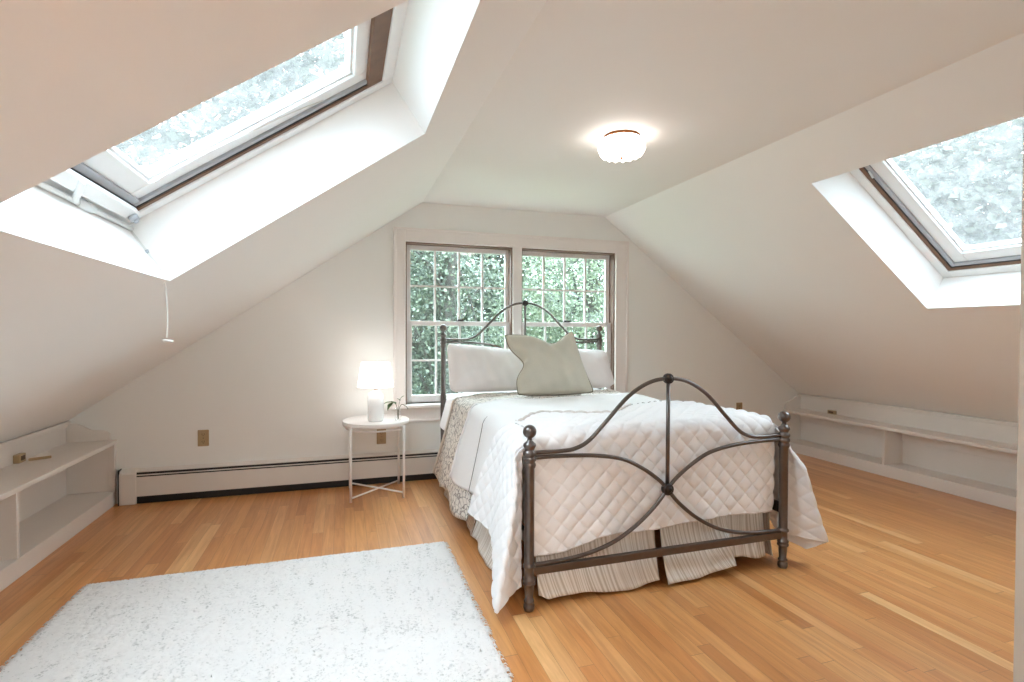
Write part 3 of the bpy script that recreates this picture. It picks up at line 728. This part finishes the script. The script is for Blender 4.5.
# white coverlet
cv = thing('white_coverlet', 'smooth bright white coverlet folded across the middle of the bed', 'blanket', (BC, -1.4, ZT))
def cv_h(k):
    if k < -1: return -1.16 + .11*min(1, -k-1.02)
    pts = [(-1,-1.16),(-.7,-1.02),(0,-1.05),(.75,-.93),(1.0,-.80),(1.1,-.78)]
    return float(np.interp(k, [a for a,_ in pts], [b for _,b in pts])) if k <= 1.1 else -.78
P, U, V = drape(cv_h, lambda k: -2.05, .028, lambda t: .42-.05*t, lambda t: .48+0*t, .022, 70, flare=(.30,.05), wave=(.012, 12))
tt = np.linspace(0,1,P.shape[1])[None,:]
rid = .018*np.exp(-((V+1.40+.5*(P[...,0]-2.6)*0)/.035)**2)*sm(2.44,2.5,P[...,0])*sm(3.25,2.75,P[...,0])
roll = .016*np.exp(-((tt)/.05)**2)
cloth_obj(P, 'coverlet', M['coverlet'], cv, .008, rid*0 + roll*0)
k0 = P[:, 0] + np.array([0, .004, .006]); k0[:, 0] += np.sign(U[:, 0])*.011*(np.abs(U[:, 0]) > AH+.01); MB().tube([tuple(q) for q in k0], .0065, 8).build('hem', M['coverlet'], cv)
# crease seam down the left drop
ii = [i for i in range(P.shape[0]) if U[i,0] < -.70]; js = int(P.shape[1]*.40)
MB().tube([tuple(P[i, js]+np.array([-.010,0,0])) for i in ii], .0022, 5).build('side_seam', M['thread'], cv)

# quilted bedspread with the foot drop between the posts and the side drops outside them
qb = thing('quilted_bedspread', 'white diamond-quilted bedspread hanging over the foot of the bed', 'bedspread', (BC, -2.0, ZT))
DQ = .092; QA = .011
def puff(U, V):
    p_ = np.abs(np.sin(pi*(U+V)/DQ)); q_ = np.abs(np.sin(pi*(U-V)/DQ)); return QA*(p_*q_)**.33
edge_x = [2.38,2.43,2.56,2.66,2.75,2.88,3.0,3.12,3.3,3.5,3.8,3.9]; edge_y = [-1.90,-1.94,-1.81,-1.765,-1.83,-1.90,-1.92,-1.80,-1.62,-1.59,-1.53,-1.52]
offq = .047; rq = RR+offq; zq = ZT+offq
YB = -2.195                                   # where the top turns down over the foot
hem_x = [2.40,2.58,2.68,2.76,2.86,2.95,3.1,3.25,3.42,3.6,3.80]; hem_z = [.232,.238,.262,.286,.288,.281,.288,.298,.309,.305,.298]
nxs = 290; xs_ = np.linspace(2.405, 3.795, nxs)
cols = []; Us = []; Vs = []
for x in xs_:
    ye = float(np.interp(x, edge_x, edge_y)); hz = float(np.interp(x, hem_x, hem_z))
    sag = .012*sm(.75*AH, AH, abs(x-BC))
    l1 = abs(YB-ye); l2 = (pi/2)*.06; l3 = (zq-sag-.06)-hz
    n1, n2, n3 = 100, 14, 118
    pts = []; vv = []
    for t in np.linspace(0, 1, n1, endpoint=False):
        y = ye+(YB-ye)*t; pts.append((x, y, zq-sag+wr(x, y, .004)-.005*math.exp(-((y-ye)/.03)**2))); vv.append(y)
    for a in np.linspace(0, pi/2, n2, endpoint=False): pts.append((x, YB-.06*sin(a), zq-sag-.06*(1-cos(a))+wr(x,YB,.004)*cos(a))); vv.append(YB-.06*a)
    for t in np.linspace(0, 1, n3):
        d = l3*t; pts.append((x, YB-.060+.004*sin(9*x)*t + .006*sin(21*x+3)*t*t, zq-sag-.06-d)); vv.append(YB-l2-d)
    cols.append(pts); Us.append([x-BC]*len(pts)); Vs.append(vv)
P = np.array(cols); U = np.array(Us); V = np.array(Vs)
n = grid_normals(P); n *= -1 if n[nxs//2, 5, 2] < 0 else 1
P = P + n*puff(U, V)[..., None]
m = MB(); m.grid(P)
foot_top = P
# side drops
def side_drop(sd):
    nq, nt1, nt2 = 110, 150, 36
    Pg = np.zeros((nq, nt1+nt2, 3)); Ug = np.zeros((nq, nt1+nt2)); Vg = np.zeros((nq, nt1+nt2))
    for i in range(nq):
        q = i/(nq-1)
        for j in range(nt1+nt2):
            yh = (-1.92 + .20*q) if sd < 0 else -1.52
            ytip = -2.246 - .099*float(sm(.03, .40, q))
            if j < nt1: tj = j/(nt1-1); y = yh+(ytip-yh)*tj; c = 0
            else: tj = 1; c = (j-nt1+1)/nt2; y = ytip
            g = float(sm(-2.16, -2.36, y))
            ztop = zq-.013 - .03*float(sm(-2.18, -2.26, y))
            hem = float(np.interp(y, [-2.40,-2.345,-2.25,-2.15,-2.05,-1.9,-1.7], [.055,.06,.11,.20,.265,.275,.28])) if sd < 0 else float(np.interp(y, [-2.40,-2.345,-2.27,-2.2,-2.1,-1.5], [.17,.145,.075,.115,.20,.30]))
            # arc first then drop
            L = ztop-hem; d = q*L; ra = rq-.005
            if d < ra: a = math.acos(max(-1, 1-d/ra)); xo = AH+.005+ra*sin(a)
            else: xo = AH+.005+ra
            out = float(out_at(sd, y, d)) + (q*.03+q*.062*g if sd < 0 else q*.02+q**1.7*.115*g)
            xx = xo+out; xx = max(xx, xx+(.780-xx)*float(sm(-2.195,-2.26,y))*float(sm(.02,.12,q))); yy = y - .03*q*g
            if c > 0:                                  # the corner turns back towards the post
                w1 = float(sm(.02,.12,q)); ex, ey = .70+.045*w1, -2.236; kx, ky = .73+.075*w1, -2.246
                xx = (1-c)**2*xx+2*c*(1-c)*kx+c*c*ex; yy = (1-c)**2*yy+2*c*(1-c)*ky+c*c*ey
                d = d - .03*q*c
            Pg[i,j] = (BC+sd*xx, yy, ztop-d); Ug[i,j] = sd*(AH+.14*0+d+.06); Vg[i,j] = y - c*.16
    n = grid_normals(Pg); s = -1 if (n[nq//2, nt1//2, 0]*sd) < 0 else 1
    return Pg + n*s*puff(Ug, Vg)[..., None]
PLs = side_drop(-1); PRs = side_drop(1)
m.grid(PLs); m.grid(PRs)
o = m.build('quilt_body', M['quilt'], qb); s = o.modifiers.new('Solidify', 'SOLIDIFY'); s.thickness = .006; s.offset = 0
MB().tube([tuple(q) for q in foot_top[:, -1]], .0045, 6).build('binding', M['quilt_edge'], qb)
MB().tube([tuple(q) for q in PLs[-1]], .0045, 6).build('binding', M['quilt'], qb)
MB().tube([tuple(q) for q in PRs[-1]], .0045, 6).build('binding', M['quilt'], qb)
a_ = [tuple(q+np.array([0,.004,.007])) for q in foot_top[5:184, 0]]; MB().tube(a_, .0075, 6).build('head_edge_piping', M['quilt_edge'], qb)
m = MB(); rr_ = foot_top[184:, 0]
for i in range(0, len(rr_)-6, 10):
    MB().tube([tuple(rr_[i]+np.array([0,.004,.004])), tuple(rr_[i+4]+np.array([0,.004,.004]))], .003, 5).build('stitch', M['thread'], qb)

# ------------------------------------------------------------------ bed skirt
sk = thing('bed_skirt', 'beige striped bed skirt hanging to the floor under the bedspread', 'bed skirt', (BC, -1.23, .288))
def skirt_panel(a, b, amp, nrm, k, z1=.30, zb=None, kick=.05, ph=0):
    a = np.array(a, float); b = np.array(b, float); L = np.linalg.norm(b-a); nn = max(20, int(L/.012)); nz = 18
    nrm = np.array(nrm, float); G = np.zeros((nn, nz, 3))
    for i in range(nn):
        t = i/(nn-1); base = a+(b-a)*t; z0 = zb(t) if zb else .012
        for j in range(nz):
            f = j/(nz-1); z = z1+(z0-z1)*f
            w = amp*(.25+.75*f)*(sin(k*L*t+ph)+.5*sin(2.3*k*L*t+1.1+ph)) + kick*f*f
            G[i,j] = (base[0]+nrm[0]*w, base[1]+nrm[1]*w, z)
    mm = MB(); mm.grid(G); o = mm.build('skirt_panel', M['stripe'], sk); s = o.modifiers.new('Solidify','SOLIDIFY'); s.thickness = .004; s.offset = 0
skirt_panel((2.43,-2.222), (3.075,-2.222), .006, (0,-1), 17, .34, lambda t: .022+.012*sin(7*t)+.03*sm(.08,0,t), .055)
skirt_panel((3.105,-2.222), (3.52,-2.222), .008, (0,-1), 15, .34, lambda t: .018+.02*(1-sm(0,.5,t))*0+.035*sm(.45,1,t), .075, 1)
skirt_panel((3.50,-2.216), (3.765,-2.216), .009, (0,-1), 24, .34, lambda t: .055+.01*sin(6*t), .02, 2)
skirt_panel((2.372,-2.20), (2.372,-1.42), .010, (-1,0), 14, .285, lambda t: .016+.012*sin(9*t), .055, 1)
skirt_panel((2.372,-1.40), (2.372,-.25), .010, (-1,0), 15, .285, lambda t: .016+.01*sin(8*t), .045, 2)
skirt_panel((3.828,-2.20), (3.828,-.25), .010, (1,0), 15, .285, lambda t: .02, .03, 3)

# ------------------------------------------------------------------ pillows
def pillow(c4, bulge, n=40, chop=0, edge_in=.04, left_pinch=0, round_=.03):
    """c4: TL, TR, BR, BL corner points; returns front and back grids (n x n)"""
    TL, TR, BR, BL = [np.array(p, float) for p in c4]
    nm = np.cross(TR-BL, TL-BR); nm /= np.linalg.norm(nm)
    if nm[1] > 0: nm = -nm
    out = []
    u = np.linspace(-1, 1, n); F = np.zeros((n, n, 3)); B = np.zeros((n, n, 3))
    up = (TL+TR-BL-BR)/2; hgt = np.linalg.norm(up); up /= hgt; rt = (TR+BR-TL-BL)/2; wid = np.linalg.norm(rt); rt /= wid
    for i in range(n):
        for j in range(n):
            a, b = u[i], u[j]
            s, t = (a+1)/2, (b+1)/2
            p = BL*(1-s)*(1-t)+BR*s*(1-t)+TL*(1-s)*t+TR*s*t
            # edges drawn in between the corners
            p = p - rt*np.sign(a)*abs(a)**3*(1-b*b)*edge_in*wid - up*np.sign(b)*abs(b)**3*(1-a*a)*(edge_in if b > 0 else -.02)*hgt
            if round_: p = p - (rt*np.sign(a)*wid + up*np.sign(b)*hgt*(1 if b < 0 else .6))*round_*abs(a*b)**8
            if chop: p = p - up*chop*max(0, t)**2*math.exp(-((a-.28)/.42)**2)
            if left_pinch: p = p + rt*left_pinch*max(0, -a)**2*math.exp(-((b-.0)/.35)**2)
            th = bulge*((1-abs(a)**2.6)*(1-abs(b)**2.6))**.55
            if chop: th *= 1-.45*math.exp(-((a-.28)/.22)**2)*sm(.2,1,t)
            F[i,j] = p + nm*th; B[i,j] = p - nm*th*.9
    return F, B, nm
def pillow_obj(name, label, c4, bulge, mat, pip=None, **kw):
    F, B, nm = pillow(c4, bulge, **kw)
    wrk = .0045*np.sin(23*F[...,0]+11*F[...,2])*np.sin(17*F[...,2]+5) + .004*np.sin(38*F[...,2]-19*F[...,0]+1) + .003*np.sin(61*F[...,0]+23*F[...,2])
    n = F.shape[0]; ed = np.linspace(-1,1,n); mask = (1-ed[:,None]**6)*(1-ed[None,:]**6)
    F = F + nm*(wrk*mask)[...,None]
    ctr = np.array(c4).mean(0); zlow = min(np.array(c4)[:,2])
    r = thing(name, label, 'pillow', (ctr[0], ctr[1], zlow))
    m = MB(); m.grid(F); m.grid(B[:, ::-1]); o = m.build('cover', mat, r)
    me = o.data; import bmesh as bm_
    b = bm_.new(); b.from_mesh(me); bm_.ops.remove_doubles(b, verts=b.verts, dist=.0004); bm_.ops.recalc_face_normals(b, faces=b.faces); b.to_mesh(me); b.free()
    rim = [F[i,0] for i in range(n)] + [F[n-1,j] for j in range(1,n)] + [F[i,n-1] for i in range(n-2,-1,-1)] + [F[0,j] for j in range(n-2,0,-1)]
    MB().tube(rim, .0042 if pip else .003, 6, True).build('piping' if pip else 'edge_seam', pip or mat, r)
    return r
pillow_obj('bed_pillow', 'white pillow against the left side of the headboard', [(2.375,-.30,1.175),(3.06,-.285,1.10),(3.08,-.52,.800),(2.358,-.52,.800)], .10, M['pillow'], edge_in=.012, round_=.035)
pillow_obj('bed_pillow', 'white pillow mostly hidden by the sage cushion, at the right side of the headboard', [(3.14,-.285,1.12),(3.83,-.30,1.105),(3.80,-.52,.800),(3.12,-.52,.800)], .10, M['pillow'], edge_in=.012, round_=.05)
pillow_obj('throw_pillow', 'square sage-grey throw cushion propped on the white pillows', [(2.755,-.66,1.245),(3.335,-.66,1.275),(3.425,-.86,.803),(2.80,-.86,.801)], .095, M['green_pillow'], M['green_piping'], chop=.085, edge_in=.03, left_pinch=.085, round_=.014)

# ------------------------------------------------------------------ outside: trees
def make_tree(name, label, base, h, crown_c, crown_r, nleaf, lsize, mat, ncl=90, seed=1, group='trees outside the house'):
    rg = np.random.default_rng(seed)
    r = thing(name, label, 'tree', base, group); r['kind'] = 'thing'
    base = np.array(base, float); cc = np.array(crown_c, float); cr = np.array(crown_r, float)
    top = base + np.array([rg.normal(0,.15), rg.normal(0,.15), h])
    m = MB(); pts = smooth_path([base, base*.6+top*.4+np.array([.12,.05,0]), base*.25+top*.75+np.array([-.08,.05,0]), top], 6)
    m.tube(pts, list(np.linspace(.16, .04, len(pts))), 10); 
    cl = []
    while len(cl) < ncl:
        d = rg.uniform(-1, 1, 3)
        if .15 < np.linalg.norm(d) < 1: cl.append(cc + d*cr)
    cl = np.array(cl)
    for c in cl[:26]:
        s = pts[int(len(pts)*rg.uniform(.45,.95))]; m.tube(smooth_path([s, (s+c)/2+np.array([0,0,.15]), c], 4), list(np.linspace(.035,.008,9)), 5)
    m.build('trunk', M['bark'], r)
    k = rg.integers(0, ncl, nleaf); spread = cr.mean()*np.array([.26,.26,.13])
    pos = cl[k] + rg.normal(0, 1, (nleaf,3))*spread
    rel = (pos-cc)/cr; ln = np.linalg.norm(rel, axis=1, keepdims=True); pos = cc + rel*np.minimum(1, 1.04/ln)*cr
    nrm = rg.normal(0, .55, (nleaf,3)) + np.array([0,-.25,.8]); nrm /= np.linalg.norm(nrm, axis=1, keepdims=True)
    d = np.cross(nrm, rg.normal(0,1,(nleaf,3))); d /= np.linalg.norm(d, axis=1, keepdims=True); s = np.cross(nrm, d)
    L_ = (lsize*rg.uniform(.6,1.25,nleaf))[:,None]; w = L_*.34
    V = np.stack([pos, pos+d*L_*.45-s*w+nrm*L_*.06, pos+d*L_, pos+d*L_*.45+s*w+nrm*L_*.06], 1).reshape(-1,3) - base
    me = bpy.data.meshes.new('foliage'); me.vertices.add(nleaf*4); me.vertices.foreach_set('co', V.ravel())
    me.loops.add(nleaf*4); me.loops.foreach_set('vertex_index', np.arange(nleaf*4, dtype=np.int32))
    me.polygons.add(nleaf); me.polygons.foreach_set('loop_start', np.arange(0, nleaf*4, 4, dtype=np.int32)); me.update(calc_edges=True); me.validate()
    me.materials.append(mat); o = bpy.data.objects.new('foliage', me); COL.objects.link(o); o.parent = r; o['kind'] = 'stuff'
    return r
GZ = -4.6
struct(MB().box(-30, -30, GZ-.2, 40, 40, GZ).build('ground', M['ground']))
make_tree('leafy_tree', 'dark trunked leafy tree framed by the left half of the window', (3.0, 3.9, GZ), 8.0, (2.5,4.2,1.7), (1.6,1.1,2.3), 34000, .065, M['fol_a'], 90, 3)
make_tree('leafy_tree', 'bright leafy tree framed by the right half of the window', (6.3, 4.9, GZ), 7.6, (6.1,5.0,1.3), (1.75,1.2,2.5), 38000, .07, M['fol_b'], 100, 5)
make_tree('leafy_tree', 'pale low leafy tree seen through the lower left window sash', (3.5, 1.9, GZ), 4.6, (3.0,1.9,-.5), (1.0,.55,.8), 13000, .058, M['fol_c'], 60, 8)
make_tree('leafy_tree', 'tall deep green tree filling the back of the window view', (5.4, 8.6, GZ), 9.5, (5.2,9.0,2.2), (4.2,1.4,3.8), 40000, .15, M['fol_a'], 170, 9)
make_tree('leafy_tree', 'tall tree rising beyond the right skylight glass', (12.4, 1.0, GZ), 9.0, (12.0,1.0,3.2), (2.0,4.2,2.8), 42000, .15, M['fol_d'], 150, 12)
make_tree('leafy_tree', 'tall tree rising beyond the left skylight glass', (-2.4, 4.6, GZ), 11.5, (-1.3,4.6,6.4), (3.2,2.0,3.1), 42000, .15, M['fol_d'], 150, 14)

# ------------------------------------------------------------------ daylight
w = bpy.data.worlds.new('overcast_sky'); SC.world = w; w.use_nodes = True
nt = w.node_tree; bg = nt.nodes['Background']; bg.inputs['Color'].default_value = (.76,.90,1.0,1)
# overcast sky: about three times brighter overhead than at the horizon
tc = N(nt, 'ShaderNodeTexCoord'); sx = N(nt, 'ShaderNodeSeparateXYZ'); nt.links.new(tc.outputs['Generated'], sx.inputs[0])
mr = N(nt, 'ShaderNodeMapRange'); nt.links.new(sx.outputs['Z'], mr.inputs['Value']); mr.inputs['From Min'].default_value = 0; mr.inputs['From Max'].default_value = 1
mr.inputs['To Min'].default_value = .42*WORLD; mr.inputs['To Max'].default_value = 1.35*WORLD; nt.links.new(mr.outputs[0], bg.inputs['Strength'])
def portal(name, c, ax, ay, sx, sy):
    ld = bpy.data.lights.new(name, 'AREA'); ld.shape = 'RECTANGLE'; ld.size = sx; ld.size_y = sy; ld.cycles.is_portal = True
    o = bpy.data.objects.new(name, ld); COL.objects.link(o)
    from mathutils import Matrix, Vector
    ax = Vector(ax).normalized(); ay = Vector(ay).normalized(); az = ax.cross(ay)
    o.matrix_world = Matrix(((ax.x,ay.x,az.x,c[0]),(ax.y,ay.y,az.y,c[1]),(ax.z,ay.z,az.z,c[2]),(0,0,0,1)))
for nm, base, PP in (('daylight_left_skylight', SKY_L, PL), ('daylight_right_skylight', SKY_R, PR)):
    o_, v_, n_, H_, W_ = base; c = PP(W_/2, H_/2, .36)
    ax = np.array([0,1,0.]); ay = v_
    if np.cross(ax, ay) @ n_ < 0: ax = -ax
    portal(nm, c, ax, ay, W_, H_)
portal('daylight_window', (3.08, .2, 1.34), (1,0,0), (0,0,1), 2.0, 1.4)     # local -Z faces the room

# ------------------------------------------------------------------ camera
cd = bpy.data.cameras.new('camera'); cam = bpy.data.objects.new('camera', cd); COL.objects.link(cam)
cd.sensor_fit = 'HORIZONTAL'; cd.sensor_width = 36; cd.lens = 523.8287/1024*36; cd.clip_start = .02; cd.clip_end = 200
yaw, pitch, roll = .3128, -.0157, .0035
from mathutils import Matrix
R = Matrix.Rotation(-yaw, 4, 'Z') @ Matrix.Rotation(pi/2 + pitch, 4, 'X') @ Matrix.Rotation(roll, 4, 'Z')
cam.matrix_world = Matrix.Translation((1.573, -4.514, 1.26)) @ R
SC.camera = cam
vs = SC.view_settings; vs.view_transform = 'Standard'; vs.look = 'None'; vs.gamma = 1; vs.exposure = EXPOSURE; vs.use_curve_mapping = False
SC.cycles.use_denoising = True; SC.cycles.max_bounces = 14; SC.cycles.diffuse_bounces = 8; SC.cycles.transparent_max_bounces = 24; SC.cycles.sample_clamp_indirect = 12
